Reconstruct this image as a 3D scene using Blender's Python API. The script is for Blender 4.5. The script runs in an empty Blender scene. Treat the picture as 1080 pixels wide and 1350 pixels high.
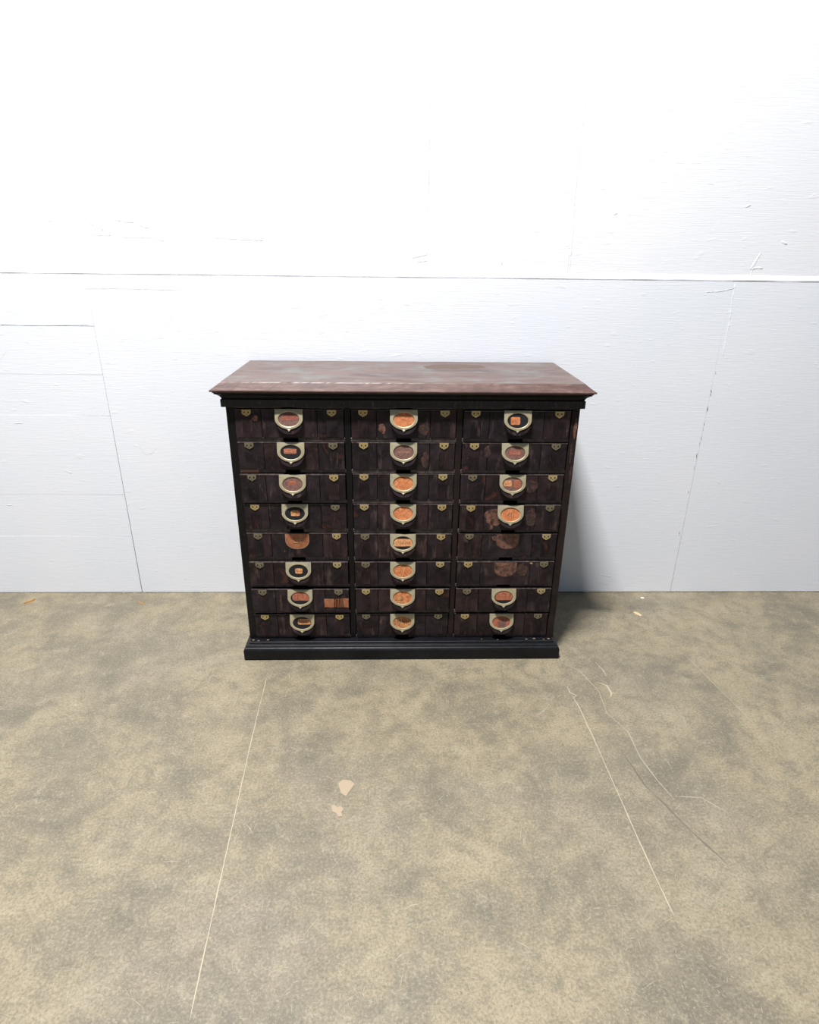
import bpy, bmesh, math, random
import numpy as np
from mathutils import Matrix, Vector
random.seed(7)
S = bpy.context.scene
C = S.collection

# ------------------------------------------------------------------ camera
FPX, PITCH, YAW, ROLL = 802.69, 0.39622, 0.02589, 0.01196
CAM = Vector((-0.0285, -2.4033, 1.40))
fwd = Vector((math.sin(YAW)*math.cos(PITCH), math.cos(YAW)*math.cos(PITCH), -math.sin(PITCH)))
rgt0 = Vector((math.cos(YAW), -math.sin(YAW), 0)); up0 = rgt0.cross(fwd)
rgt = rgt0*math.cos(ROLL) + up0*math.sin(ROLL)
upv = -rgt0*math.sin(ROLL) + up0*math.cos(ROLL)
cd = bpy.data.cameras.new('camera'); cam = bpy.data.objects.new('camera', cd); C.objects.link(cam)
m = Matrix.Identity(4)
for i in range(3):
    m[i][0], m[i][1], m[i][2], m[i][3] = rgt[i], upv[i], -fwd[i], CAM[i]
cam.matrix_world = m
cd.sensor_fit = 'HORIZONTAL'; cd.sensor_width = 36.0; cd.lens = FPX/1080*36.0
cd.clip_start = 0.02; cd.clip_end = 60
S.camera = cam

# ------------------------------------------------------------------ light
W = bpy.data.worlds.new('world'); S.world = W; W.use_nodes = True
W.node_tree.nodes['Background'].inputs[0].default_value = (0.60, 0.76, 1.0, 1)
W.node_tree.nodes['Background'].inputs[1].default_value = 0.22

def area(name, loc, size, power, col, target):
    d = bpy.data.lights.new(name, 'AREA'); d.shape = 'RECTANGLE'; d.size, d.size_y = size
    d.energy = power; d.color = col
    o = bpy.data.objects.new(name, d); C.objects.link(o); o.location = loc
    o.rotation_euler = (Vector(target)-Vector(loc)).to_track_quat('-Z', 'Y').to_euler()
    return o
# the ceiling lamp, above and left of the cabinet, that throws the shadows under the cornice and to the right on the wall
area('ceiling_lamp_offscreen', (-0.80, -1.95, 5.5), (0.9, 0.14), 640, (1.0, 0.985, 0.985), (-0.75, -1.65, 0))

S.view_settings.view_transform = 'Standard'; S.view_settings.look = 'None'
S.view_settings.gamma = 1.0; S.view_settings.use_curve_mapping = False
S.view_settings.exposure = -0.08

# ------------------------------------------------------------------ pixel helpers (photo pixel -> point on floor / wall)
def ray(px, py): return fwd*FPX + rgt*(px-540) - upv*(py-675)
def floor_pt(px, py):
    d = ray(px, py); t = -CAM.z/d.z; return CAM + d*t
def wall_pt(px, py, y=0.0):
    d = ray(px, py); t = (y-CAM.y)/d.y; return CAM + d*t

# ------------------------------------------------------------------ materials
def lin(c):
    return tuple((v/255/12.92 if v/255 <= 0.04045 else ((v/255+0.055)/1.055)**2.4) for v in c) + (1,)
class NT:
    def __init__(s, name):
        s.m = bpy.data.materials.new(name); s.m.use_nodes = True; s.t = s.m.node_tree
        s.b = s.t.nodes['Principled BSDF']
    def n(s, typ, **kw):
        nd = s.t.nodes.new(typ)
        for k, v in kw.items():
            if k in nd.inputs: nd.inputs[k].default_value = v
            else: setattr(nd, k, v)
        return nd
    def l(s, a, b): s.t.links.new(a, b)
    def co(s, scale=(1, 1, 1), kind='Object', rnd=False):
        tc = s.n('ShaderNodeTexCoord'); mp = s.n('ShaderNodeMapping'); mp.inputs['Scale'].default_value = scale
        s.l(tc.outputs[kind], mp.inputs['Vector'])
        if rnd:
            oi = s.n('ShaderNodeObjectInfo'); mu = s.n('ShaderNodeMath', operation='MULTIPLY'); mu.inputs[1].default_value = 37.0
            s.l(oi.outputs['Random'], mu.inputs[0]); cb = s.n('ShaderNodeCombineXYZ')
            for i in range(3): s.l(mu.outputs[0], cb.inputs[i])
            s.l(cb.outputs[0], mp.inputs['Location'])
        return mp.outputs['Vector']
    def noise(s, vec, scale, detail=4, rough=0.55, dist=0.0):
        nd = s.n('ShaderNodeTexNoise'); s.l(vec, nd.inputs['Vector'])
        nd.inputs['Scale'].default_value = scale; nd.inputs['Detail'].default_value = detail
        nd.inputs['Roughness'].default_value = rough; nd.inputs['Distortion'].default_value = dist
        return nd.outputs['Fac']
    def ramp(s, fac, stops):
        r = s.n('ShaderNodeValToRGB'); e = r.color_ramp.elements
        while len(e) < len(stops): e.new(0.5)
        for el, (p, c) in zip(e, stops):
            el.position = p; el.color = c if len(c) == 4 else lin(c)
        s.l(fac, r.inputs['Fac']); return r.outputs['Color']
    def mix(s, fac, a, b, mode='MIX'):
        nd = s.n('ShaderNodeMix', data_type='RGBA', blend_type=mode)
        if isinstance(fac, (int, float)): nd.inputs[0].default_value = fac
        else: s.l(fac, nd.inputs[0])
        for v, k in ((a, 6), (b, 7)):
            if isinstance(v, tuple): nd.inputs[k].default_value = v if len(v) == 4 else lin(v)
            else: s.l(v, nd.inputs[k])
        return nd.outputs[2]
    def bump(s, h, strength=0.3, dist=0.002, prev=None):
        b = s.n('ShaderNodeBump'); b.inputs['Strength'].default_value = strength; b.inputs['Distance'].default_value = dist
        s.l(h, b.inputs['Height'])
        if prev: s.l(prev, b.inputs['Normal'])
        return b.outputs['Normal']
    def done(s, col=None, rough=0.5, metal=0.0, spec=0.5, normal=None):
        if col is not None:
            if isinstance(col, tuple): s.b.inputs['Base Color'].default_value = col if len(col) == 4 else lin(col)
            else: s.l(col, s.b.inputs['Base Color'])
        if isinstance(rough, (int, float)): s.b.inputs['Roughness'].default_value = rough
        else: s.l(rough, s.b.inputs['Roughness'])
        s.b.inputs['Metallic'].default_value = metal
        s.b.inputs['Specular IOR Level'].default_value = spec
        if normal: s.l(normal, s.b.inputs['Normal'])
        return s.m
BW = lambda v: (v, v, v, 1)

def mat_wall(name, base, dark):
    t = NT(name)
    g = t.noise(t.co((3, 3, 60)), 4, 5, 0.6, 0.4)            # brushed, horizontal plywood grain
    f = t.noise(t.co((1, 1, 1)), 2.2, 3)
    c = t.mix(t.ramp(f, [(0.35, BW(0)), (0.75, BW(1))]), base, dark)
    sp = t.noise(t.co((1, 1, 1.6)), 38, 2, 0.5)
    c = t.mix(t.ramp(sp, [(0.77, BW(0)), (0.80, BW(0.5))]), c, (205, 203, 196))
    n1 = t.bump(g, 0.22, 0.003)
    d = t.noise(t.co((6, 6, 16)), 3, 2, 0.4)
    n2 = t.bump(t.ramp(d, [(0.67, BW(0)), (0.74, BW(1))]), 0.2, 0.0016, n1)
    return t.done(c, 0.42, 0, 0.4, n2)
M = {}
M['wall'] = mat_wall('white_wall_paint', (238, 240, 245), (233, 237, 243))
M['wall_up'] = mat_wall('white_upper_wall_paint', (240, 241, 244), (235, 237, 241))
M['caulk'] = NT('white_caulk').done((246, 246, 244), 0.5)
M['gap'] = NT('dark_joint').done((30, 27, 25), 0.9)
M['stud'] = NT('bare_timber_backing').done((104, 84, 62), 0.8)
M['pencil'] = NT('pencil_grey').done((168, 168, 165), 0.8)
M['stain'] = NT('faint_stain').done((214, 208, 190), 0.8)

def mat_floor():
    t = NT('worn_concrete')
    v = t.co()
    big = t.noise(v, 1.3, 5, 0.6, 0.5); mid = t.noise(v, 4.5, 8, 0.68, 0.4); fine = t.noise(v, 150, 8, 0.78); grit = t.noise(v, 420, 3, 0.7)
    def rot(a, sc):
        mp = t.n('ShaderNodeMapping'); mp.inputs['Rotation'].default_value = (0, 0, a); mp.inputs['Scale'].default_value = sc
        tc_ = t.n('ShaderNodeTexCoord'); t.l(tc_.outputs['Object'], mp.inputs['Vector']); return mp.outputs['Vector']
    s1 = t.noise(rot(0.5, (14, 120, 1)), 1, 4, 0.7); s2 = t.noise(rot(-0.9, (16, 140, 1)), 1, 4, 0.7)   # rubbed streaks
    c = t.ramp(big, [(0.28, (123, 115, 102)), (0.45, (137, 127, 105)), (0.60, (146, 134, 109)), (0.76, (138, 131, 114))])
    c = t.mix(t.ramp(mid, [(0.34, BW(0.95)), (0.54, BW(0))]), c, (104, 99, 86))
    c = t.mix(t.ramp(mid, [(0.54, BW(0)), (0.72, BW(0.5))]), c, (157, 147, 125))
    m2 = t.noise(v, 17, 7, 0.7, 0.3)
    c = t.mix(t.ramp(m2, [(0.36, BW(0.7)), (0.50, BW(0))]), c, (110, 103, 87))
    c = t.mix(t.ramp(m2, [(0.54, BW(0)), (0.68, BW(0.5))]), c, (161, 152, 127))
    c = t.mix(t.ramp(fine, [(0.32, BW(0.9)), (0.52, BW(0))]), c, (91, 86, 70))
    c = t.mix(t.ramp(fine, [(0.53, BW(0)), (0.68, BW(0.75))]), c, (166, 157, 136))
    c = t.mix(t.ramp(s1, [(0.60, BW(0)), (0.75, BW(0.35))]), c, (165, 156, 133))
    c = t.mix(t.ramp(s2, [(0.62, BW(0)), (0.77, BW(0.35))]), c, (165, 156, 133))
    c = t.mix(t.ramp(s1, [(0.25, BW(0.45)), (0.38, BW(0))]), c, (106, 100, 84))
    c = t.mix(t.ramp(grit, [(0.60, BW(0)), (0.72, BW(0.75))]), c, (174, 164, 142))
    rg = t.ramp(mid, [(0.3, BW(0.45)), (0.8, BW(0.65))])
    return t.done(c, rg, 0, 0.4, t.bump(fine, 0.2, 0.002))
M['floor'] = mat_floor()
M['scratch'] = NT('pale_scratch').done((176, 165, 141), 0.8)
M['scratch2'] = NT('faint_scratch').done((160, 152, 133), 0.8)
M['scratch3'] = NT('grey_crack').done((104, 98, 84), 0.85)
M['spot'] = NT('paint_spot').done((160, 144, 120), 0.7)

def mat_black(name, a, b, rough=0.38, scuff=(96, 92, 92), amt=0.5):
    t = NT(name)
    v = t.co((1, 1, 1)); n1 = t.noise(v, 9, 5, 0.6, 0.6); n2 = t.noise(t.co((8, 30, 30)), 5, 4, 0.6); n3 = t.noise(v, 60, 4, 0.7)
    c = t.mix(t.ramp(n1, [(0.35, BW(0)), (0.7, BW(1))]), a, b)
    c = t.mix(t.ramp(n3, [(0.66, BW(0)), (0.8, BW(amt))]), c, scuff)
    r = t.ramp(n2, [(0.3, BW(rough-0.06)), (0.7, BW(rough+0.15))])
    return t.done(c, r, 0, 0.22, t.bump(n2, 0.12, 0.001))
M['black'] = mat_black('black_painted_wood', (13, 12, 13), (22, 20, 21), 0.42, (70, 62, 58), 0.5)
t = NT('rubbed_black_wood'); n1 = t.noise(t.co((1, 1, 1)), 7, 4, 0.6); n2 = t.noise(t.co((60, 1, 14)), 3, 5, 0.7)
cf = t.mix(t.ramp(n1, [(0.4, BW(0)), (0.65, BW(1))]), (26, 25, 27), (40, 38, 40)); cf = t.mix(t.ramp(n2, [(0.55, BW(0)), (0.72, BW(0.6))]), cf, (104, 95, 88))
M['frieze'] = t.done(cf, 0.42, 0, 0.35)
M['base'] = mat_black('blue_black_wood', (13, 14, 17), (25, 26, 31), 0.34, (92, 90, 88), 0.55)
M['stile'] = mat_black('worn_red_stile', (26, 21, 21), (46, 33, 30), 0.45, (104, 66, 48), 0.7)

def mat_top():
    t = NT('weathered_mahogany_top')
    v = t.co((1.2, 7, 7)); n1 = t.noise(v, 3.0, 6, 0.62, 0.8); n2 = t.noise(t.co((2, 30, 30)), 9, 5, 0.65); n3 = t.noise(t.co((1, 1.6, 1)), 7, 5, 0.6, 0.6)
    c = t.ramp(n1, [(0.28, (72, 60, 56)), (0.45, (93, 77, 71)), (0.58, (104, 88, 81)), (0.75, (97, 89, 83))])
    c = t.mix(t.ramp(n3, [(0.50, BW(0)), (0.64, BW(0.75))]), c, (106, 107, 103))
    c = t.mix(t.ramp(n3, [(0.28, BW(0.7)), (0.40, BW(0))]), c, (86, 58, 44))
    c = t.mix(t.ramp(n2, [(0.30, BW(0.6)), (0.48, BW(0))]), c, (70, 52, 46))
    n4 = t.noise(t.co((1, 2.6, 1)), 13, 4, 0.55, 0.3)
    c = t.mix(t.ramp(n4, [(0.66, BW(0)), (0.74, BW(0.8))]), c, (74, 56, 44))
    c = t.mix(t.ramp(n4, [(0.24, BW(0.7)), (0.31, BW(0))]), c, (94, 98, 88))
    return t.done(c, 0.46, 0, 0.4, t.bump(n2, 0.15, 0.001))
M['top'] = mat_top()
t = NT('red_brown_edge'); n1 = t.noise(t.co((3, 12, 12)), 5, 5, 0.65)
M['lip'] = t.done(t.ramp(n1, [(0.3, (62, 44, 40)), (0.55, (90, 66, 60)), (0.75, (116, 94, 84))]), 0.42, 0, 0.45)
M['peel'] = NT('peeled_patch').done((84, 66, 56), 0.6)

def mat_leather():
    t = NT('embossed_leatherette')
    v = t.co((1, 1, 1), rnd=True); oi = t.n('ShaderNodeObjectInfo')
    n1 = t.noise(v, 14, 5, 0.6, 0.7); n3 = t.noise(v, 90, 4, 0.7); n4 = t.noise(t.co((1, 1, 0.25), rnd=True), 45, 4, 0.6)
    tint = t.ramp(oi.outputs['Random'], [(0.0, (58, 41, 42)), (0.35, (52, 41, 45)), (0.7, (46, 37, 40)), (1.0, (60, 43, 42))])
    c = t.mix(t.ramp(n1, [(0.36, BW(0)), (0.66, BW(1))]), tint, (15, 12, 15))
    c = t.mix(t.ramp(n1, [(0.62, BW(0)), (0.78, BW(0.75))]), c, (96, 58, 50))
    c = t.mix(t.ramp(n4, [(0.58, BW(0)), (0.76, BW(0.7))]), c, (98, 82, 76))
    c = t.mix(t.ramp(n3, [(0.66, BW(0)), (0.78, BW(0.8))]), c, (130, 110, 98))
    r = t.ramp(n1, [(0.3, BW(0.40)), (0.7, BW(0.58))])
    return t.done(c, r, 0, 0.22, t.bump(n3, 0.25, 0.0006))
M['leather'] = mat_leather()
t = NT('worn_top_edge'); n1 = t.noise(t.co((14, 1, 1), rnd=True), 6, 4, 0.6)
M['edge'] = t.done(t.ramp(n1, [(0.34, (46, 38, 38)), (0.55, (70, 60, 58)), (0.78, (98, 86, 80))]), 0.4)
t = NT('worn_rail_edge'); n1 = t.noise(t.co((8, 1, 1), rnd=True), 5, 4, 0.6)
M['rail'] = t.done(t.ramp(n1, [(0.34, (44, 37, 38)), (0.55, (72, 62, 62)), (0.75, (98, 84, 78))]), 0.48)
M['rail_pale'] = NT('bare_pale_wood').done((150, 104, 88), 0.6)

def mat_brass(name, a, b, c3, rough=0.42):
    t = NT(name); v = t.co((1, 1, 1), rnd=True); n1 = t.noise(v, 40, 4, 0.6, 0.4); n2 = t.noise(v, 160, 3, 0.6)
    c = t.ramp(n1, [(0.3, a), (0.52, b), (0.75, c3)])
    c = t.mix(t.ramp(n2, [(0.68, BW(0)), (0.8, BW(0.7))]), c, (92, 78, 52))
    return t.done(c, rough, 0.4, 0.4, t.bump(n2, 0.15, 0.0005))
M['brass'] = mat_brass('aged_brass', (166, 153, 120), (180, 170, 140), (156, 150, 132))
M['brass_tab'] = mat_brass('aged_brass_tab', (176, 150, 96), (186, 166, 118), (160, 150, 120))
M['brass_dull'] = mat_brass('tarnished_brass_tab', (112, 104, 84), (128, 120, 98), (100, 96, 84))
M['nail'] = NT('dark_nail').done((24, 20, 18), 0.5, 0.5)

def mat_paper(name, a, b, c3, sc=120):
    t = NT(name); v = t.co((1, 1, 1), rnd=True); n1 = t.noise(v, sc, 4, 0.65, 0.5)
    return t.done(t.ramp(n1, [(0.3, a), (0.5, b), (0.72, c3)]), 0.65)
M['p_orange'] = mat_paper('orange_paper', (142, 80, 42), (182, 108, 62), (202, 138, 90), 110)
M['p_tan'] = mat_paper('tan_paper', (150, 96, 56), (190, 132, 84), (206, 160, 112))
M['p_rust'] = mat_paper('rust_paper', (120, 66, 44), (148, 84, 58), (166, 106, 76))
M['p_brown'] = mat_paper('brown_paper', (84, 56, 48), (106, 74, 64), (122, 92, 80))
M['p_red'] = mat_paper('red_brown_paper', (112, 58, 44), (136, 74, 58), (150, 92, 76))
M['p_black'] = NT('black_backing').done((17, 15, 17), 0.5)
M['p_mott'] = mat_paper('mottled_paper', (70, 44, 24), (172, 112, 62), (206, 160, 110), 170)
M['i_red'] = NT('red_ink').done((122, 52, 36), 0.7)
M['i_dark'] = NT('brown_ink').done((112, 62, 34), 0.7)
M['i_pale'] = NT('pale_ink').done((172, 128, 98), 0.7)
M['i_black'] = NT('black_ink').done((62, 40, 26), 0.7)
t = NT('bare_wood_scar'); n1 = t.noise(t.co((1, 1, 1), rnd=True), 60, 5, 0.65)
M['scar'] = t.done(t.ramp(n1, [(0.3, (126, 74, 48)), (0.5, (158, 98, 66)), (0.75, (178, 124, 92))]), 0.5)
t = NT('dull_red_scar'); n1 = t.noise(t.co((1, 1, 1), rnd=True), 80, 5, 0.65)
M['scar_dull'] = t.done(t.ramp(n1, [(0.34, (42, 30, 29)), (0.48, (100, 66, 55)), (0.72, (136, 98, 80))]), 0.55)
t = NT('faint_brown_scar'); n1 = t.noise(t.co((1, 1, 1), rnd=True), 110, 5, 0.7)
M['scar_faint'] = t.done(t.ramp(n1, [(0.42, (36, 29, 30)), (0.55, (70, 46, 39)), (0.7, (106, 72, 54))]), 0.55)
M['scar_rim'] = NT('pale_scar_rim').done((170, 140, 116), 0.6)
M['chip'] = NT('chipped_tan_wood').done((118, 98, 76), 0.7)
M['wood_chip'] = NT('pale_wood_chip').done((176, 128, 70), 0.7)
M['dry_leaf'] = NT('dry_leaf_tan').done((206, 178, 138), 0.7)
M['dust'] = NT('floor_dust').done((176, 156, 118), 0.9)

# ------------------------------------------------------------------ mesh helpers
def link(name, bm, mats, parent=None, smooth=False):
    me = bpy.data.meshes.new(name); bmesh.ops.recalc_face_normals(bm, faces=bm.faces[:]); bm.to_mesh(me); bm.free()
    for k in (mats if isinstance(mats, (list, tuple)) else [mats]): me.materials.append(M[k])
    if smooth:
        for p in me.polygons: p.use_smooth = True
    o = bpy.data.objects.new(name, me); C.objects.link(o)
    if parent: o.parent = parent
    return o
def place(name, me, parent, loc=(0, 0, 0), mat=None):
    o = bpy.data.objects.new(name, me); C.objects.link(o); o.parent = parent; o.location = loc
    if mat:
        o.material_slots[0].link = 'OBJECT'; o.material_slots[0].material = M[mat]
    return o
def mesh_of(name, bm, mats, smooth=False):
    me = bpy.data.meshes.new(name); bmesh.ops.recalc_face_normals(bm, faces=bm.faces[:]); bm.to_mesh(me); bm.free()
    for k in (mats if isinstance(mats, (list, tuple)) else [mats]): me.materials.append(M[k])
    return me
def box(bm, x0, x1, y0, y1, z0, z1, mi=0, bev=0.0):
    vs = [bm.verts.new((x, y, z)) for x in (x0, x1) for y in (y0, y1) for z in (z0, z1)]
    fs = [bm.faces.new([vs[i] for i in q]) for q in ((0, 1, 3, 2), (4, 6, 7, 5), (0, 4, 5, 1), (2, 3, 7, 6), (0, 2, 6, 4), (1, 5, 7, 3))]
    for f in fs: f.material_index = mi
    if bev:
        es = list({e for f in fs for e in f.edges})
        r = bmesh.ops.bevel(bm, geom=es, offset=bev, segments=1, affect='EDGES', profile=0.5)
        for f in r['faces']: f.material_index = mi
    return vs
def prism(bm, pts, y0, y1, mi=0, tilt=None):
    """closed outline pts (x,z) extruded from y0 (front, -y) to y1 (back)"""
    a = [bm.verts.new((x, y0, z)) for x, z in pts]; b = [bm.verts.new((x, y1, z)) for x, z in pts]
    n = len(pts); fs = [bm.faces.new(a), bm.faces.new(b[::-1])]
    for i in range(n): fs.append(bm.faces.new((a[i], b[i], b[(i+1) % n], a[(i+1) % n])))
    for f in fs: f.material_index = mi
    return a+b
def loft(bm, prof, hw, fc, mis=None, nseg=1, jit=0.0):
    """rectangular rings (flush at the back y=0): prof = [(outset, z), ...]"""
    rings = []
    for k, (o, z) in enumerate(prof):
        xs = [-(hw+o) + 2*(hw+o)*i/nseg for i in range(nseg+1)]
        r = [bm.verts.new((-(hw+o), 0, z))]
        for i, x in enumerate(xs):
            jj = jit if 0 < i < nseg else 0
            r.append(bm.verts.new((x, -(fc+o)+random.uniform(-jj, jj), z+random.uniform(-jj, jj)*0.6)))
        r.append(bm.verts.new((hw+o, 0, z))); rings.append(r)
    n = len(rings[0])
    for k in range(len(rings)-1):
        for i in range(n):
            f = bm.faces.new((rings[k][i], rings[k][(i+1) % n], rings[k+1][(i+1) % n], rings[k+1][i]))
            if mis: f.material_index = mis[k]
    f0 = bm.faces.new(rings[0][::-1]); f1 = bm.faces.new(rings[-1])
    if mis: f0.material_index = mis[0]; f1.material_index = mis[-1]

def tag(o, label=None, cat=None, kind=None, group=None):
    if label: o['label'] = label
    if cat: o['category'] = cat
    if kind: o['kind'] = kind
    if group: o['group'] = group
    return o

# ------------------------------------------------------------------ floor
bm = bmesh.new(); box(bm, -6, 6, -7, 0.3, -0.12, 0.0)
floor = tag(link('floor', bm, 'floor'), 'worn tan concrete floor with scratches and faint cracks', kind='structure')

def strip(pts, w, mat, name='scratch', z=0.0006, wj=0.3):
    """thin flat mark on the floor along photo pixels"""
    P = [floor_pt(*q) for q in pts]; Q = []
    for a, b in zip(P[:-1], P[1:]):
        n = max(1, int((b-a).length/0.03))
        for i in range(n): Q.append(a.lerp(b, i/n))
    Q.append(P[-1]); bm = bmesh.new(); L = []
    for i, q in enumerate(Q):
        d = (Q[min(i+1, len(Q)-1)]-Q[max(i-1, 0)]); d.z = 0; d.normalize(); nrm = Vector((-d.y, d.x, 0))
        ww = w*random.uniform(1-wj, 1+wj)*0.5*(0.25 if i in (0, len(Q)-1) else 1)
        j = nrm*random.uniform(-0.2, 0.2)*w
        L.append((bm.verts.new((q.x+j.x+nrm.x*ww, q.y+j.y+nrm.y*ww, z)), bm.verts.new((q.x+j.x-nrm.x*ww, q.y+j.y-nrm.y*ww, z))))
    for a, b in zip(L[:-1], L[1:]): bm.faces.new((a[0], a[1], b[1], b[0]))
    return link(name, bm, mat, floor)
strip([(352, 893), (340, 940), (325, 1005), (308, 1082), (296, 1135), (262, 1290), (250, 1345)], 0.0022, 'scratch')
strip([(738, 872), (765, 885), (790, 912), (800, 940), (828, 965), (845, 1000), (868, 1030), (890, 1055)], 0.003, 'scratch2')
strip([(753, 914), (764, 933), (782, 972), (800, 1012), (822, 1062), (850, 1125), (890, 1210)], 0.0026, 'scratch')
strip([(748, 905), (752, 913), (760, 917), (755, 921)], 0.004, 'scratch')
strip([(785, 873), (796, 885), (800, 892)], 0.0045, 'scratch')
strip([(787, 899), (800, 904), (806, 914), (805, 919)], 0.005, 'scratch')
strip([(792, 896), (802, 902)], 0.004, 'scratch')
strip([(862, 841), (888, 839)], 0.005, 'scratch2')
strip([(738, 820), (748, 819)], 0.004, 'scratch')
strip([(820, 990), (850, 1035), (876, 1060), (905, 1090), (960, 1140)], 0.004, 'scratch3', z=0.0003, wj=0.8)
strip([(890, 1050), (925, 1052), (960, 1072)], 0.003, 'scratch2')
strip([(905, 865), (945, 905), (1000, 960)], 0.0025, 'scratch2')
for k in range(14):
    x = random.uniform(20, 1060); y = random.uniform(880, 1330); a = random.uniform(0, 6.28); l = random.uniform(8, 26)
    strip([(x, y), (x+l*math.cos(a)*0.6+random.uniform(-2, 2), y+l*math.sin(a)*0.4), (x+l*math.cos(a), y+l*math.sin(a))], random.uniform(0.0012, 0.0025), 'scratch2')
# fine hair scratches over the whole slab
bm = bmesh.new()
for k in range(5000):
    q = Vector((random.gauss(0.25, 0.9), -random.uniform(0.06, 2.3), 0.0004)); a = random.uniform(0, math.pi); l = random.expovariate(160)+0.002; w = random.uniform(0.0003, 0.0008)
    d = Vector((math.cos(a), math.sin(a), 0))*l; n = Vector((-math.sin(a), math.cos(a), 0))*w
    bm.faces.new([bm.verts.new(q+v) for v in (-d-n*0.3, d*0.1-n, d, d*0.1+n)])
tag(link('scuff_marks', bm, 'scratch2', floor), kind='stuff')
def spot(poly, name='paint_spot'):
    bm = bmesh.new(); vs = []
    for q in poly:
        p = floor_pt(*q); vs.append((p.x, p.y))
    a = [bm.verts.new((x, y, 0.0010)) for x, y in vs]; b = [bm.verts.new((x, y, -0.001)) for x, y in vs]
    bm.faces.new(a); n = len(a)
    for i in range(n): bm.faces.new((a[i], b[i], b[(i+1) % n], a[(i+1) % n]))
    return link(name, bm, 'spot', floor)
spot([(446, 1033), (452, 1028), (462, 1029), (468, 1034), (464, 1039), (461, 1043), (456, 1050), (450, 1046), (448, 1040)])
spot([(437, 1062), (441, 1061), (445, 1065), (450, 1063), (453, 1067), (450, 1071), (452, 1076), (446, 1077), (443, 1072), (438, 1070)])

# ------------------------------------------------------------------ back wall
ZL = 1.3295; XL, XR = -1.160, 1.232
bm = bmesh.new(); box(bm, -6, 6, 0.030, 0.14, 0.0, 3.6)
wall = tag(link('wall_back', bm, 'stud'), 'white painted panel wall with seams and paint ridges', kind='structure')
def panel(name, c4, y0, y1, mat):
    """c4 = (x,z) of bl, br, tr, tl"""
    bm = bmesh.new(); prism(bm, c4, y0, y1); return link(name, bm, mat, wall)
ZB = 0.003
# broad sheet behind the cabinet and the one beyond it (joints open towards the floor)
panel('wall_panel', [(XL+0.0018, ZB), (XR-0.0012, ZB), (XR, ZL), (XL+0.0001, ZL)], 0.0, 0.032, 'wall')
panel('wall_panel', [(XR+0.0012, ZB), (3.66, ZB), (3.66, ZL), (XR, ZL)], 0.0003, 0.032, 'wall')
panel('wall_panel', [(3.661, ZB), (6, ZB), (6, ZL), (3.661, ZL)], 0.0, 0.032, 'wall')
# horizontal planks left of the seam; joints partly filled with paint
zs = [ZB] + [wall_pt(150, y).z for y in (707, 652, 601, 548, 494, 430)] + [ZL]
gp = [(0.0012, 0.0), (0.0012, 0.0), (0.0, 0.0), (0.0014, 0.0), (0.0014, 0.0), (0.0016, 0.0010)]
for i in range(7):
    z0, z1 = zs[i], zs[i+1]; ya = (0.0, 0.0004, 0.0001, 0.0, 0.0004, 0.0001, 0.0)[i]
    g = gp[i] if i < 6 else (0, 0)
    f0 = (z0/ZL); f1 = (z1/ZL)
    xr0 = XL-0.0018*(1-f0); xr1 = XL-0.0018*(1-f1)
    xm = XL-(0.30, 0.22, 0.1, 0.18, 0.2, 0.45, 0)[i]
    panel('wall_plank', [(-6, z0), (xr0, z0), (xr1, z1-g[0]), (xm, z1-g[1]), (-6, z1)], ya, 0.032, 'wall')
# upper boards, set back, with a sloping paint-filled ledge
xs_up = [-6, -2.6, wall_pt(564, 320).x, wall_pt(754, 315).x, 2.9, 6]
for a, b in zip(xs_up[:-1], xs_up[1:]):
    panel('upper_panel', [(a+0.0004, ZL), (b-0.0004, ZL), (b-0.0004, 3.6), (a+0.0004, 3.6)], 0.010 + random.uniform(0, 0.0008), 0.032, 'wall_up')
bm = bmesh.new(); N = 160; rows = []
for i in range(N+1):
    x = -6+12*i/N; jz = random.uniform(-0.0012, 0.0012); jh = random.uniform(-0.002, 0.002)
    rows.append([bm.verts.new(v) for v in ((x, 0.0002, ZL+jz-0.001), (x, 0.0035, ZL+0.009+jh*0.5), (x, 0.0105, ZL+0.022+jh), (x, 0.02, ZL+0.022+jh), (x, 0.02, ZL-0.001+jz))])
for a, b in zip(rows[:-1], rows[1:]):
    for k in range(5): bm.faces.new((a[k], b[k], b[(k+1) % 5], a[(k+1) % 5]))
link('ledge_filler', bm, 'wall_up', wall, smooth=True)

def ridge(pts, w, h, mat='caulk', name='paint_ridge', y=0.0):
    """raised run of paint on the wall along photo pixels"""
    P = [wall_pt(px, py, y) for px, py in pts]; Q = []
    for a, b in zip(P[:-1], P[1:]):
        n = max(1, int((b-a).length/0.006))
        for i in range(n): Q.append(a.lerp(b, i/n))
    Q.append(P[-1]); bm = bmesh.new(); L = []
    for i, q in enumerate(Q):
        d = Q[min(i+1, len(Q)-1)]-Q[max(i-1, 0)]; d.y = 0; d.normalize(); nr = Vector((-d.z, 0, d.x))
        e = 0.15 if i in (0, len(Q)-1) else random.uniform(0.6, 1.25)
        L.append([bm.verts.new(q+nr*w*e*0.5+Vector((0, 0.001, 0))), bm.verts.new(q+Vector((0, -h*e, 0))), bm.verts.new(q-nr*w*e*0.5+Vector((0, 0.001, 0)))])
    for a, b in zip(L[:-1], L[1:]):
        bm.faces.new((a[0], a[1], b[1], b[0])); bm.faces.new((a[1], a[2], b[2], b[1]))
    return link(name, bm, mat, wall, smooth=True)
YU = 0.010
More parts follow.
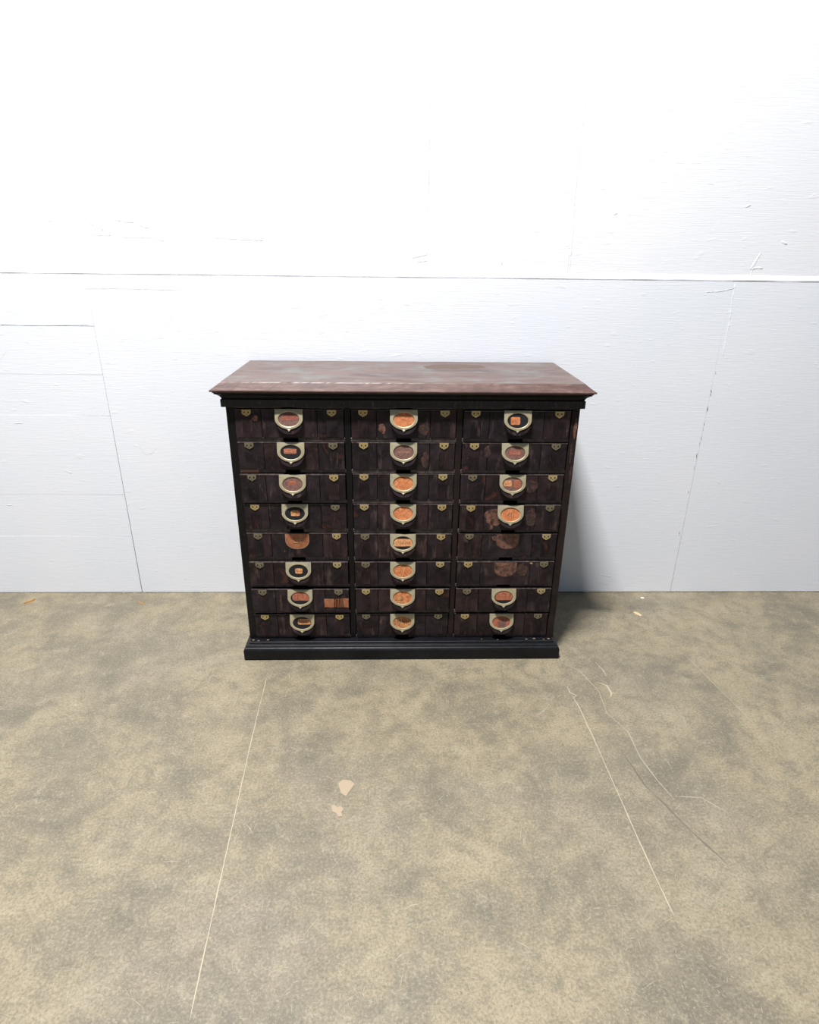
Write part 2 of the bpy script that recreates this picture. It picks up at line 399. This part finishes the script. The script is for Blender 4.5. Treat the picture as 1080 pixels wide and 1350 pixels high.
for pts in ([(114, 293), (124, 296), (132, 301), (137, 303)], [(150, 289), (163, 292), (176, 293)], [(183, 296), (191, 299), (197, 301)],
            [(122, 310), (146, 310)], [(160, 315), (163, 313), (205, 313), (217, 318)], [(63, 293), (67, 292)], [(283, 313), (310, 315), (347, 317)],
            [(542, 340), (556, 337), (564, 335)], [(549, 345), (564, 344)], [(563, 275), (565, 300), (564, 362)], [(758, 272), (754, 320), (750, 364)],
            [(628, 300), (625, 307), (629, 313)], [(661, 350), (664, 338), (666, 332)], [(996, 345), (990, 355), (999, 353), (1006, 354)],
            [(1004, 333), (998, 342), (993, 352), (990, 366)], [(983, 273), (990, 270)], [(1030, 318), (1038, 322)], [(810, 283), (814, 281)]):
    ridge(pts, 0.009, 0.0013, 'wall_up', y=YU)
for pts in ([(970, 374), (966, 395), (961, 430), (953, 470)], [(930, 385), (950, 384), (968, 380)], [(880, 456), (884, 455)], [(945, 636), (950, 637)],
            [(18, 558), (30, 558)], [(10, 666), (15, 666)], [(85, 620), (95, 624)], [(785, 765), (803, 772)], [(792, 757), (806, 761)]):
    ridge(pts, 0.008, 0.0013, 'wall')
for pts in ([(108, 381), (160, 380.5), (240, 383)],): ridge(pts, 0.0016, 0.0004, 'pencil', 'pencil_line')
ridge([(0, 428), (40, 429.5), (118, 428.5)], 0.002, 0.0006, 'pencil', 'pencil_line')
ridge([(0, 475), (6, 466), (9, 463)], 0.003, 0.0004, 'stain', 'smudge')
ridge([(180, 576), (184, 590), (193, 600), (200, 598), (208, 589)], 0.0022, 0.0004, 'stain', 'smudge')
# ragged dark flecks along the right-hand joint
for y in (492, 517, 521, 540, 560, 566, 578, 585, 600, 603, 618, 650, 704):
    x = 968-(y-385)*89/393.0
    ridge([(x+random.uniform(-1, 1), y-random.uniform(2, 5)), (x, y), (x+random.uniform(-1, 1), y+random.uniform(1, 4))], random.uniform(0.003, 0.006), 0.0006, 'gap', 'joint_chip')
for px, py in ((762, 395), (808, 377), (742, 451), (1078, 481), (1035, 560)):
    ridge([(px, py-1.2), (px+0.5, py+1.2)], 0.005, 0.0006, 'pencil', 'nail_hole')
# grit in the wall-to-floor joint
bm = bmesh.new()
for k in range(420):
    x = random.uniform(-3, 3); y = -abs(random.gauss(0, 0.006)); s = random.uniform(0.0012, 0.0035)
    vs = [bm.verts.new((x+random.uniform(-s, s)*1.6, y+random.uniform(-s, s), random.uniform(0, s*1.5))) for _ in range(4)]
    for q in ((0, 1, 2), (0, 1, 3), (0, 2, 3), (1, 2, 3)): bm.faces.new([vs[i] for i in q])
tag(link('joint_grit', bm, 'dust', floor), kind='stuff')

# ------------------------------------------------------------------ cabinet
GAP, TH = 0.031, 0.002467
cab = bpy.data.objects.new('drawer_cabinet', None); C.objects.link(cab)
cab.rotation_euler.z = TH; cab.location = (GAP*math.sin(TH), -GAP*math.cos(TH), 0)
tag(cab, 'black antique filing cabinet with twenty-four drawers and brass label pulls against white wall', 'cabinet')
HW, FC = 0.575, 0.4235          # carcass half width, carcass front (depth from the back)
def part(name, bm, mats, smooth=False): return link(name, bm, mats, cab, smooth)
# base
bm = bmesh.new(); loft(bm, [(0.013, 0.0), (0.0165, 0.004), (0.0165, 0.043), (0.014, 0.0465)], 0.575, 0.453); part('plinth', bm, 'base')
bm = bmesh.new(); loft(bm, [(0.0135, 0.0460), (0.0140, 0.0495), (0.0105, 0.0525), (0.0085, 0.0530), (0.0075, 0.0560), (0.0035, 0.0600), (-0.002, 0.0615)], 0.575, 0.453); part('base_moulding', bm, 'base')
bm = bmesh.new(); loft(bm, [(-0.003, 0.058), (-0.003, 0.0665), (-0.006, 0.068)], 0.575, 0.453); part('base_board', bm, 'base')
# carcass
for s in (-1, 1):
    bm = bmesh.new(); box(bm, s*HW-(0.026 if s > 0 else 0), s*HW+(0.026 if s < 0 else 0), -FC, 0, 0.066, 0.962, bev=0.0015)
    part('side_panel', bm, 'stile' if s > 0 else 'black')
bm = bmesh.new(); box(bm, -HW+0.02, HW-0.02, -0.012, -0.002, 0.068, 0.962); part('back_panel', bm, 'black')
COLS = [(-0.5495, -0.1965), (-0.1735, 0.1705), (0.1935, 0.5455)]
for x0, x1 in ((-0.1955, -0.1745), (0.1715, 0.1925)):
    bm = bmesh.new(); box(bm, x0, x1, -FC+0.001, -0.01, 0.066, 0.962, bev=0.0015); part('divider', bm, 'stile' if x0 > 0 else 'black')
TOPZ, PITCHZ, FH = 0.9435, 0.1098, 0.0945
PALE = {(0, 1)}
for ci, (x0, x1) in enumerate(COLS):
    xc = (x0+x1)/2
    for r in range(9):
        zt = TOPZ-PITCHZ*r+PITCHZ-FH-0.0005 if r else 0.9585      # top of the rail above row r
        zb = TOPZ-PITCHZ*r+0.0015
        if r == 8: zt = TOPZ-PITCHZ*7-FH-0.0005; zb = 0.067
        bm = bmesh.new(); xa, xb = x0-0.003, x1+0.003
        zl = (zt+zb)/2
        nw = 0.024
        # shelf front with a finger notch in the middle
        a0 = -FC+0.0015
        box(bm, xa, xc-nw, a0, -0.02, zb, zt, bev=0.001); box(bm, xc+nw, xb, a0, -0.02, zb, zt, bev=0.001)
        box(bm, xc-nw-0.002, xc+nw+0.002, a0+0.03, -0.02, zb, zt)
        part('shelf_rail', bm, 'rail')
bm = bmesh.new(); box(bm, -0.5475, -0.486, -FC-0.0005, -FC+0.02, 0.7275, 0.7375); part('bare_wood_strip', bm, 'rail_pale')

# wear on the base board corners and on the right-hand stile
rng = random.Random(21)
bb = [o for o in cab.children if o.name.startswith('base_board')][0]; sp = [o for o in cab.children if o.name.startswith('side_panel')][-1]
for (x, y, a) in ((-0.560, -0.437, 0.006), (-0.540, -0.440, 0.004), (-0.505, -0.436, 0.005), (0.470, -0.438, 0.005), (0.500, -0.434, 0.006), (0.535, -0.440, 0.004), (0.555, -0.436, 0.006), (0.36, -0.441, 0.003), (0.30, -0.437, 0.003)):
    bm = bmesh.new(); n = 9; ps = [(x+a*math.cos(6.283*k/n)*rng.uniform(0.6, 1.3), y+a*0.6*math.sin(6.283*k/n)*rng.uniform(0.6, 1.3)) for k in range(n)]
    A = [bm.verts.new((px, py, 0.0686)) for px, py in ps]; B = [bm.verts.new((px, py, 0.0675)) for px, py in ps]; bm.faces.new(A)
    for k in range(n): bm.faces.new((A[k], B[k], B[(k+1) % n], A[(k+1) % n]))
    link('chipped_spot', bm, 'chip', bb)
for (x, z, a, b) in ((0.5655, 0.885, 0.0055, 0.034), (0.5610, 0.80, 0.005, 0.040), (0.567, 0.72, 0.004, 0.03)):
    bm = bmesh.new(); prism(bm, [(x+a*math.cos(6.283*k/16)*rng.uniform(0.6, 1.2), z+b*math.sin(6.283*k/16)*rng.uniform(0.8, 1.15)) for k in range(16)], -FC-0.0006, -FC+0.001); link('worn_patch', bm, 'scar_faint' if z < 0.85 else 'scar_dull', sp)
# frieze, cornice, top
bm = bmesh.new(); loft(bm, [(-0.004, 0.952), (0.0105, 0.952), (0.0115, 0.9535), (0.0115, 0.976), (0.0095, 0.9775), (-0.004, 0.978)], HW, FC, nseg=60, jit=0.0003); part('frieze', bm, 'frieze')
bm = bmesh.new(); loft(bm, [(0.006, 0.977), (0.0075, 0.9775), (0.009, 0.982), (0.013, 0.988), (0.020, 0.9935), (0.026, 0.9965), (0.026, 1.0000), (0.0295, 1.0005), (0.0295, 1.0045), (0.024, 1.005)], HW, FC, mis=[0]*6+[1, 1, 1]); part('cornice', bm, ['black', 'lip'])
bm = bmesh.new(); loft(bm, [(0.024, 1.0047), (0.0355, 1.0049), (0.0365, 1.0072), (0.0362, 1.0098), (0.0325, 1.0115), (0.020, 1.0200), (0.0075, 1.0290), (0.0058, 1.0312), (0.0030, 1.0318)], HW, FC, mis=[1, 1, 1, 1, 1, 1, 1, 0], nseg=120, jit=0.0002)
top = part('top_board', bm, ['top', 'lip'])
def peel(poly):
    bm = bmesh.new(); vs = []
    for px, py in poly:
        d = ray(px, py); t_ = (1.0322-CAM.z)/d.z; p = CAM+d*t_; p = cab.matrix_basis.inverted() @ p
        vs.append((p.x, min(p.y, -0.003)))
    a = [bm.verts.new((x, y, 1.0322)) for x, y in vs]; b = [bm.verts.new((x, y, 1.031)) for x, y in vs]
    n = len(a); bm.faces.new(a)
    for i in range(n): bm.faces.new((a[i], b[i], b[(i+1) % n], a[(i+1) % n]))
    o = link('peeled_patch', bm, 'peel', top)
peel([(558, 483), (572, 480.5), (590, 480.2), (612, 480.6), (632, 481.5), (641, 484), (628, 485), (612, 484.6), (600, 486.2), (586, 485.6), (574, 486.5), (562, 485.5)])

# ------------------------------------------------------------------ drawers
def ell(cx, cz, a, b, n=28, t0=0.0): return [(cx+a*math.cos(t0+2*math.pi*i/n), cz+b*math.sin(t0+2*math.pi*i/n)) for i in range(n)]
def dshape(w, straight, h, tip=0.0, n=9, top=0.0, cx=0.0):
    """flat top at z=top, straight sides, rounded underside with optional small pointed tip (clockwise from top-left)"""
    P = [(cx-w, top), (cx-w, top-straight)]; hb = h-straight
    for i in range(1, n):
        a = math.pi/2*i/n; x = -w*math.cos(a)**(0.92 if not tip else 1.06); z = -straight-hb*(math.sin(a)**(1.0 if not tip else 1.12))
        if -x > 0.007 or not tip: P.append((cx+x, top+z))
    R = [(2*cx-x, z) for x, z in reversed(P)]
    P.append((cx, top-h-tip)); return P+R
PW = 0.0448
PLATE = dshape(PW, 0.0330, 0.0645, 0.0080)
WIN = (0.0, -0.0325, 0.0340, 0.0238)
LEAN = math.atan2(0.019, 0.072)
def lean(v):     # lean a plate built at y=0 outwards (towards -y) below its top edge
    c, s = math.cos(LEAN), math.sin(LEAN); x, y, z = v; return (x, y*c + z*s, -y*s + z*c)
def plate_mesh():
    bm = bmesh.new(); th = 0.0026
    # front ring: radial bridge between outline and oval window
    n = 56; win = ell(*WIN, n=n)
    out = []
    def hit(a):
        cx, cz = WIN[0], WIN[1]; dx, dz = math.cos(a), math.sin(a); best = None
        for (x1, z1), (x2, z2) in zip(PLATE, PLATE[1:]+PLATE[:1]):
            ex, ez = x2-x1, z2-z1; den = dx*ez-dz*ex
            if abs(den) < 1e-12: continue
            t_ = ((x1-cx)*ez-(z1-cz)*ex)/den; u = ((x1-cx)*dz-(z1-cz)*dx)/den
            if t_ > 0 and -1e-6 <= u <= 1+1e-6 and (best is None or t_ < best): best = t_
        return (cx+dx*best, cz+dz*best)
    angs = [math.atan2(z-WIN[1], x-WIN[0]) for x, z in win]
    corner = [math.atan2(z-WIN[1], x-WIN[0]) for x, z in (PLATE[0], PLATE[-1], PLATE[len(PLATE)//2])]
    for ca in corner:      # snap the nearest spoke to each corner so that it stays sharp
        k = min(range(n), key=lambda i: abs((angs[i]-ca+math.pi) % (2*math.pi)-math.pi)); angs[k] = ca
    out = [hit(a) for a in angs]
    def vr(pts, y): return [bm.verts.new(lean((x, y, z))) for x, z in pts]
    of, ob = vr(out, -th), vr(out, 0.0); wf, wb = vr(win, -th), vr(win, 0.0012)
    inner = [(WIN[0]+(x-WIN[0])*1.07, WIN[1]+(z-WIN[1])*1.09) for x, z in win]; rf = vr(inner, -th-0.0009)
    for i in range(n):
        j = (i+1) % n
        for q in ((of[i], of[j], rf[j], rf[i]), (rf[i], rf[j], wf[j], wf[i]), (wf[i], wf[j], wb[j], wb[i]), (of[j], of[i], ob[i], ob[j]), (ob[i], wb[i], wb[j], ob[j])): bm.faces.new(q)
    # small raised tip stud
    v = [bm.verts.new(lean((x, y, z))) for x, y, z in ((-0.0035, -th, -0.064), (0.0035, -th, -0.064), (0, -th, -0.0718), (0, -th-0.0016, -0.0672))]
    for q in ((0, 1, 3), (1, 2, 3), (2, 0, 3)): bm.faces.new([v[i] for i in q])
    return mesh_of('pull_plate', bm, 'brass')
PULL = plate_mesh()
def cup_mesh():
    bm = bmesh.new()
    out = dshape(0.0425, 0.036, 0.0790, 0.0, top=-0.0015, cx=0.0015); foot = dshape(0.0400, 0.028, 0.0600, 0.0, top=-0.002)
    a = [bm.verts.new(lean((x, 0.0004, z))) for x, z in out]
    mdl = [bm.verts.new(lean((x, 0.0045, z))) for x, z in out]
    b = [bm.verts.new((x, 0.001, z)) for x, z in foot]; n = len(a)
    # oval well for the label
    w1 = [bm.verts.new(lean((x, 0.0004, z))) for x, z in ell(WIN[0], WIN[1], WIN[2]*1.02, WIN[3]*1.02, 28)]
    bm.faces.new(a); bm.faces.new(b[::-1])
    for i in range(n):
        j = (i+1) % n; bm.faces.new((a[j], a[i], mdl[i], mdl[j])); bm.faces.new((mdl[j], mdl[i], b[i], b[j]))
    bmesh.ops.delete(bm, geom=w1, context='VERTS')
    return mesh_of('pull_cup', bm, 'leather')
CUP = cup_mesh()
def tab_mesh():
    bm = bmesh.new(); w = 0.0148
    out = [(-w, 0), (w, 0), (w, -0.0115), (0.0105, -0.0165), (0.0055, -0.0190), (0, -0.0225), (-0.0055, -0.0190), (-0.0105, -0.0165), (-w, -0.0115)]
    prism(bm, out[::-1], -0.0018, 0.001)
    for cx, cz, rr in ((-0.0066, -0.0088, 0.0024), (0.0066, -0.0088, 0.0024), (0, -0.0150, 0.0012)):
        prism(bm, ell(cx, cz, rr, rr, 8), -0.0026, 0.0, 1)
    return mesh_of('corner_tab', bm, ['brass_tab', 'nail'])
TAB = tab_mesh()
def flute_mesh():
    bm = bmesh.new(); n = 6; w = 0.030
    for i in range(n):
        x = -w/2+w*i/(n-1)
        prism(bm, [(x-0.0014, -0.0900), (x+0.0014, -0.0900), (x+0.0014, -0.0330), (x, -0.0300), (x-0.0014, -0.0330)], -0.0022, 0.001)
        box(bm, x+0.0018, x+0.0040, -0.0004, 0.001, -0.0895, -0.034, 1) if i < n-1 else None
    return mesh_of('fluting', bm, ['leather', 'leather'])
FLUTE = flute_mesh()
def panel_mesh(w, h):
    bm = bmesh.new(); box(bm, 0, w, -0.0045, 0.001, -h, 0, bev=0.0009); return mesh_of('front_panel', bm, 'leather')

def text_marks(bm, x0, x1, z0, z1, n, mi, rng, y, thick=0.0008):
    """worn pen strokes, too faded to read"""
    def bar(xa, za, xb, zb, t_):
        d = Vector((xb-xa, zb-za)); d.normalize(); nx, nz = -d.y*t_*0.5, d.x*t_*0.5
        vs = [bm.verts.new(lean((px, y, pz))) for px, pz in ((xa-nx, za-nz), (xb-nx*0.4, zb-nz*0.4), (xb+nx*0.4, zb+nz*0.4), (xa+nx, za+nz))]
        f = bm.faces.new(vs); f.material_index = mi
    thick = min(thick, 0.0017); h = z1-z0
    for i in range(n*2):
        x = x0+(x1-x0)*(i+0.5+rng.uniform(-0.3, 0.3))/(n*2); s_ = rng.uniform(-0.25, 0.25)*h
        bar(x-s_*0.5, z0+h*rng.uniform(0, 0.3), x+s_*0.5, z1-h*rng.uniform(0, 0.3), thick*rng.uniform(0.5, 1.1))
A_, B_ = WIN[2], WIN[3]
def label_mesh(seed, bg, slips):
    """slips: (paper, u0,u1,v0,v1, ink, nmarks) in window half-sizes"""
    rng = random.Random(seed); bm = bmesh.new(); names = [bg]
    f = bm.faces.new([bm.verts.new(lean((x, -0.0002, z))) for x, z in ell(WIN[0], WIN[1], A_*1.03, B_*1.03, 32)]); f.material_index = 0
    for (pp, u0, u1, v0, v1, ink, nm) in slips:
        if pp:
            if pp not in names: names.append(pp)
            mi = names.index(pp); P = []
            # slip outline clipped to the oval, with torn corners
            for k in range(28):
                a = 2*math.pi*k/28; sgn = lambda q: (q > 0)-(q < 0)
                u = (u0+u1)/2+(u1-u0)/2*sgn(math.cos(a))*abs(math.cos(a))**0.30; v = (v0+v1)/2+(v1-v0)/2*sgn(math.sin(a))*abs(math.sin(a))**0.30
                u += rng.uniform(-0.02, 0.02); v += rng.uniform(-0.03, 0.03); rr = math.hypot(u, v)
                if rr > 0.99: u, v = u/rr*0.99, v/rr*0.99
                P.append((WIN[0]+u*A_, WIN[1]+v*B_))
            f = bm.faces.new([bm.verts.new(lean((x, -0.0005-0.0001*mi, z))) for x, z in P]); f.material_index = mi
        if ink:
            if ink not in names: names.append(ink)
            iu = names.index(ink); du = (u1-u0)*0.08; dv = (v1-v0)*0.2
            text_marks(bm, WIN[0]+(u0+du)*A_, WIN[0]+(u1-du)*A_, WIN[1]+(v0+dv)*B_, WIN[1]+(v1-dv)*B_, nm, iu, rng, -0.0013, max(0.0008, (u1-u0)*A_/max(nm, 1)*0.2))
    me = mesh_of('paper_label', bm, names); return me
LAB = {
 (0, 0): ('p_brown', [('p_red', -0.72, 0.86, -0.15, 0.55, 'i_red', 8)]),
 (0, 1): ('p_black', [('p_rust', -0.68, 0.55, -0.22, 0.50, 'i_pale', 5)]),
 (0, 2): ('p_brown', [('p_rust', -0.40, 0.35, -0.12, 0.45, 'i_dark', 4)]),
 (0, 3): ('p_black', [('p_tan', -0.42, 0.48, -0.36, 0.46, 'i_dark', 5)]),
 (0, 5): ('p_black', [('p_tan', -0.34, 0.42, -0.36, 0.42, 'i_red', 3)]),
 (0, 6): ('p_black', [('p_rust', -0.82, 0.95, -0.38, 0.92, 'i_black', 2)]),
 (0, 7): ('p_black', [('p_tan', -0.46, 0.92, -0.28, 0.62, 'i_dark', 7)]),
 (1, 0): ('p_orange', [(None, -0.3, 0.2, -0.1, 0.3, 'i_dark', 2)]),
 (1, 1): ('p_brown', [(None, -0.75, 0.8, -0.3, 0.4, 'i_pale', 6)]),
 (1, 2): ('p_orange', []),
 (1, 3): ('p_orange', [(None, -0.5, -0.2, 0.05, 0.25, 'i_red', 1)]),
 (1, 4): ('p_black', [('p_tan', -0.96, 0.97, -0.50, 0.62, 'i_dark', 4)]),
 (1, 5): ('p_mott', [('p_orange', -0.95, -0.12, -0.85, 0.6, 'i_dark', 2), ('p_orange', 0.02, 0.95, -0.85, 0.75, 'i_dark', 2)]),
 (1, 6): ('p_orange', [('p_mott', -0.8, 0.2, -0.75, 0.15, 'i_black', 2), (None, 0.35, 0.85, -0.1, 0.5, 'i_dark', 2)]),
 (1, 7): ('p_mott', [(None, -0.75, 0.85, -0.4, 0.5, 'i_black', 4)]),
 (2, 0): ('p_black', [('p_orange', -0.66, 0.22, -0.55, 0.52, 'i_dark', 4)]),
 (2, 1): ('p_brown', [('p_red', -0.60, 0.55, -0.36, 0.36, 'i_pale', 5)]),
 (2, 2): ('p_brown', [('p_tan', -0.88, -0.1, -0.3, 0.55, 'i_dark', 2), ('p_rust', 0.15, 0.8, -0.5, 0.6, 'i_dark', 2)]),
 (2, 3): ('p_orange', [(None, -0.4, 0.5, -0.6, 0.6, 'i_black', 2)]),
 (2, 6): ('p_black', [('p_rust', -0.88, 0.94, -0.45, 0.92, 'i_dark', 2)]),
 (2, 7): ('p_rust', [('p_brown', -0.35, 0.55, -0.92, 0.2, 'i_black', 1)]),
}
DULL = {(0, 3, 1), (0, 4, 0), (0, 5, 0), (0, 6, 0), (0, 6, 1), (0, 2, 0), (0, 1, 0), (0, 1, 1), (1, 4, 0), (1, 5, 0), (1, 7, 0), (1, 7, 1),
        (2, 2, 0), (2, 3, 1), (2, 4, 0), (2, 6, 0), (2, 7, 1), (2, 5, 1), (2, 1, 1)}
OUT = {(0, 0): 0.001, (0, 1): 0.003, (0, 2): 0.009, (0, 3): 0.001, (0, 4): 0.001, (0, 5): 0.009, (0, 6): 0.011, (0, 7): 0.003,
       (1, 0): 0.0, (1, 1): 0.0, (1, 2): 0.0, (1, 3): 0.0, (1, 4): 0.007, (1, 5): 0.008, (1, 6): 0.009, (1, 7): 0.002,
       (2, 0): 0.005, (2, 1): 0.003, (2, 2): 0.004, (2, 3): 0.009, (2, 4): 0.004, (2, 5): 0.008, (2, 6): 0.009, (2, 7): 0.003}
PAN = {}
def blob(parent, poly, mat, th=0.0007, rim=None, y=-0.0045):
    bm = bmesh.new(); prism(bm, poly, y-th, y+0.0005)
    return link('worn_patch', bm, mat, parent)
def ragged(cx, cz, a, b, n=18, j=0.18, seed=0):
    rng = random.Random(seed); ph = [(k, rng.uniform(0, 6.28), rng.uniform(0.4, 1.0)/k**0.6) for k in (2, 3, 4, 5, 7, 9)]; P = []
    for i in range(36):
        t_ = 2*math.pi*i/36; q = 1+j*sum(am*math.sin(k*t_+p_) for k, p_, am in ph)*0.75
        P.append((cx+a*q*math.cos(t_), cz+b*q*math.sin(t_)))
    return P
def ragged_rect(x0, x1, z0, z1, n=6, j=0.002, seed=0):
    rng = random.Random(seed); P = []
    for (xa, za), (xb, zb) in (((x0, z0), (x1, z0)), ((x1, z0), (x1, z1)), ((x1, z1), (x0, z1)), ((x0, z1), (x0, z0))):
        for i in range(n):
            t_ = i/n; P.append((xa+(xb-xa)*t_+rng.uniform(-j, j), za+(zb-za)*t_+rng.uniform(-j, j)))
    return P
DR = {}
for ci, (x0, x1) in enumerate(COLS):
    w = x1-x0
    bm = bmesh.new(); box(bm, 0.0015, w-0.0015, 0.0, 0.36, -FH, -0.0005); bodies = mesh_of('drawer', bm, 'black')
    cuts = [0.0, 0.243*w, 0.753*w, w]
    pans = [panel_mesh(cuts[k+1]-cuts[k]-0.0016, FH-0.0022) for k in range(3)]
    bm = bmesh.new(); prism(bm, [(0.0005, -0.0022), (w-0.0005, -0.0022), (w-0.0005, 0.0), (0.0005, 0.0)], -0.0052, 0.004); tope = mesh_of('top_edge', bm, 'edge')
    for r in range(8):
        zt = TOPZ-PITCHZ*r
        d = place('drawer', bodies, cab, (x0, -FC-OUT[(ci, r)]+0.0030, zt))
        d.rotation_euler = (0, random.uniform(-0.0012, 0.0012), random.uniform(-0.003, 0.003)); DR[(ci, r)] = d
        for k in range(3): place('front_panel', pans[k], d, (cuts[k]+0.0008, 0, -0.0022))
        place('top_edge', tope, d)
        for k, u in enumerate((0.112, 0.890)):
            place('fluting', FLUTE, d, (u*w, -0.0045, 0))
            place('corner_tab', TAB, d, (u*w+random.uniform(-0.001, 0.001), -0.0052, -0.0002-random.uniform(0, 0.001)), 'brass_dull' if (ci, r, k) in DULL else None)
        pc = 0.5*w + {0: 0.0, 1: 0.0, 2: 0.0}[ci]
        if (ci, r) in LAB:
            place('pull_cup', CUP, d, (pc, -0.0050, 0.0005))
            place('pull_plate', PULL, d, (pc, -0.0055, 0.0010))
            place('paper_label', label_mesh(ci*10+r, *LAB[(ci, r)]), d, (pc, -0.0055, 0.0010))
        else:
            dull = ci == 2
            blob(d, [(x+pc, z-0.0022) for x, z in dshape(0.0415, 0.026, 0.0590)], 'scar_rim' if not dull else 'scar_faint', 0.0004)
            blob(d, [(x+pc, z-0.0022) for x, z in dshape(0.0400, 0.025, 0.0570)], {0: 'scar', 2: 'scar_dull' if r == 4 else 'scar_dull'}[ci], 0.0007)
# the small bare slip left on the scar and other worn patches
d = DR[(0, 4)]; wL = COLS[0][1]-COLS[0][0]; pc = wL/2
bm = bmesh.new()
for (a, b, c_, e) in ((-0.013, 0.012, -0.0260, -0.0235), (-0.013, -0.0105, -0.0375, -0.0235), (-0.013, 0.006, -0.0375, -0.0350), (0.0095, 0.012, -0.0375, -0.0235), (-0.006, 0.006, -0.0310, -0.0295), (0.002, 0.004, -0.0370, -0.0290)):
    box(bm, pc+a, pc+b, -0.0060, -0.0048, c_, e)
link('paper_remnant', bm, 'p_tan', d)
d = DR[(0, 6)]
blob(d, ragged_rect(0.262, 0.350, -0.0740, -0.0385, 7, 0.0018, 3), 'scar'); blob(d, ragged_rect(0.100, 0.108, -0.088, -0.02, 6, 0.0016, 4), 'scar_faint')
d = DR[(2, 3)]
blob(d, ragged(0.118, -0.044, 0.030, 0.030, 22, 0.25, 5), 'scar_dull'); blob(d, ragged_rect(0.110, 0.120, -0.091, -0.05, 5, 0.002, 6), 'scar_dull'); blob(d, ragged(0.250, -0.045, 0.017, 0.036, 20, 0.2, 7), 'scar_faint')
d = DR[(2, 2)]; blob(d, ragged(0.243, -0.042, 0.020, 0.024, 20, 0.15, 8), 'scar_faint')
d = DR[(2, 5)]; blob(d, ragged(0.237, -0.034, 0.020, 0.024, 20, 0.15, 9), 'scar_faint'); blob(d, ragged(0.268, -0.006, 0.005, 0.0035, 10, 0.2, 10), 'scar_rim')
d = DR[(2, 4)]; blob(d, ragged(0.129, -0.018, 0.0085, 0.009, 12, 0.15, 11), 'scar_dull')
d = DR[(1, 0)]; blob(d, ragged(0.101, -0.062, 0.011, 0.016, 14, 0.3, 12), 'scar_dull'); blob(d, ragged(0.238, -0.064, 0.016, 0.022, 14, 0.3, 13), 'scar_faint')
d = DR[(0, 0)]; blob(d, ragged(0.066, -0.030, 0.009, 0.010, 14, 0.35, 14), 'scar_dull')
d = DR[(1, 1)]; blob(d, ragged(0.245, -0.060, 0.012, 0.028, 14, 0.3, 15), 'scar_faint')
d = DR[(2, 1)]; blob(d, ragged(0.085, -0.030, 0.010, 0.022, 14, 0.3, 16), 'scar_faint')

# ------------------------------------------------------------------ small litter on the floor
def litter(name, pts, w, h, mat, label, cat):
    P = [floor_pt(*q) for q in pts]; base = P[0].copy(); bm = bmesh.new(); L = []
    for i, q in enumerate(P):
        d = P[min(i+1, len(P)-1)]-P[max(i-1, 0)]; d.z = 0; d.normalize(); n = Vector((-d.y, d.x, 0))*w*0.5*(0.5 if i in (0, len(P)-1) else 1)
        q = q-base; L.append([bm.verts.new(q+n), bm.verts.new(q-n), bm.verts.new(q-n*0.7+Vector((0, 0, h))), bm.verts.new(q+n*0.7+Vector((0, 0, h)))])
    for a, b in zip(L[:-1], L[1:]):
        for k in range(4): bm.faces.new((a[k], a[(k+1) % 4], b[(k+1) % 4], b[k]))
    bm.faces.new(L[0]); bm.faces.new(L[-1][::-1])
    o = link(name, bm, mat); o.location = (base.x, base.y, 0.0)
    return tag(o, label, cat)
litter('wood_splinter', [(32, 796), (37, 794), (42, 792.5), (46, 790.5)], 0.008, 0.006, 'wood_chip', 'straight brown wood splinter lying on concrete near wall planks', 'splinter')
litter('wood_shaving', [(182, 792), (185, 796), (188, 797), (191, 793)], 0.004, 0.003, 'wood_chip', 'small curled wood shaving on concrete beneath the dark panel seam', 'shaving')
litter('paper_scrap', [(836, 807), (840, 808.5), (846, 812)], 0.018, 0.002, 'dry_leaf', 'flat tan scrap on grey concrete beside the cabinet', 'scrap')
litter('paint_chip', [(845, 788), (849, 788.5)], 0.012, 0.002, 'caulk', 'tiny white paint chip on floor close to the wall', 'paint chip')
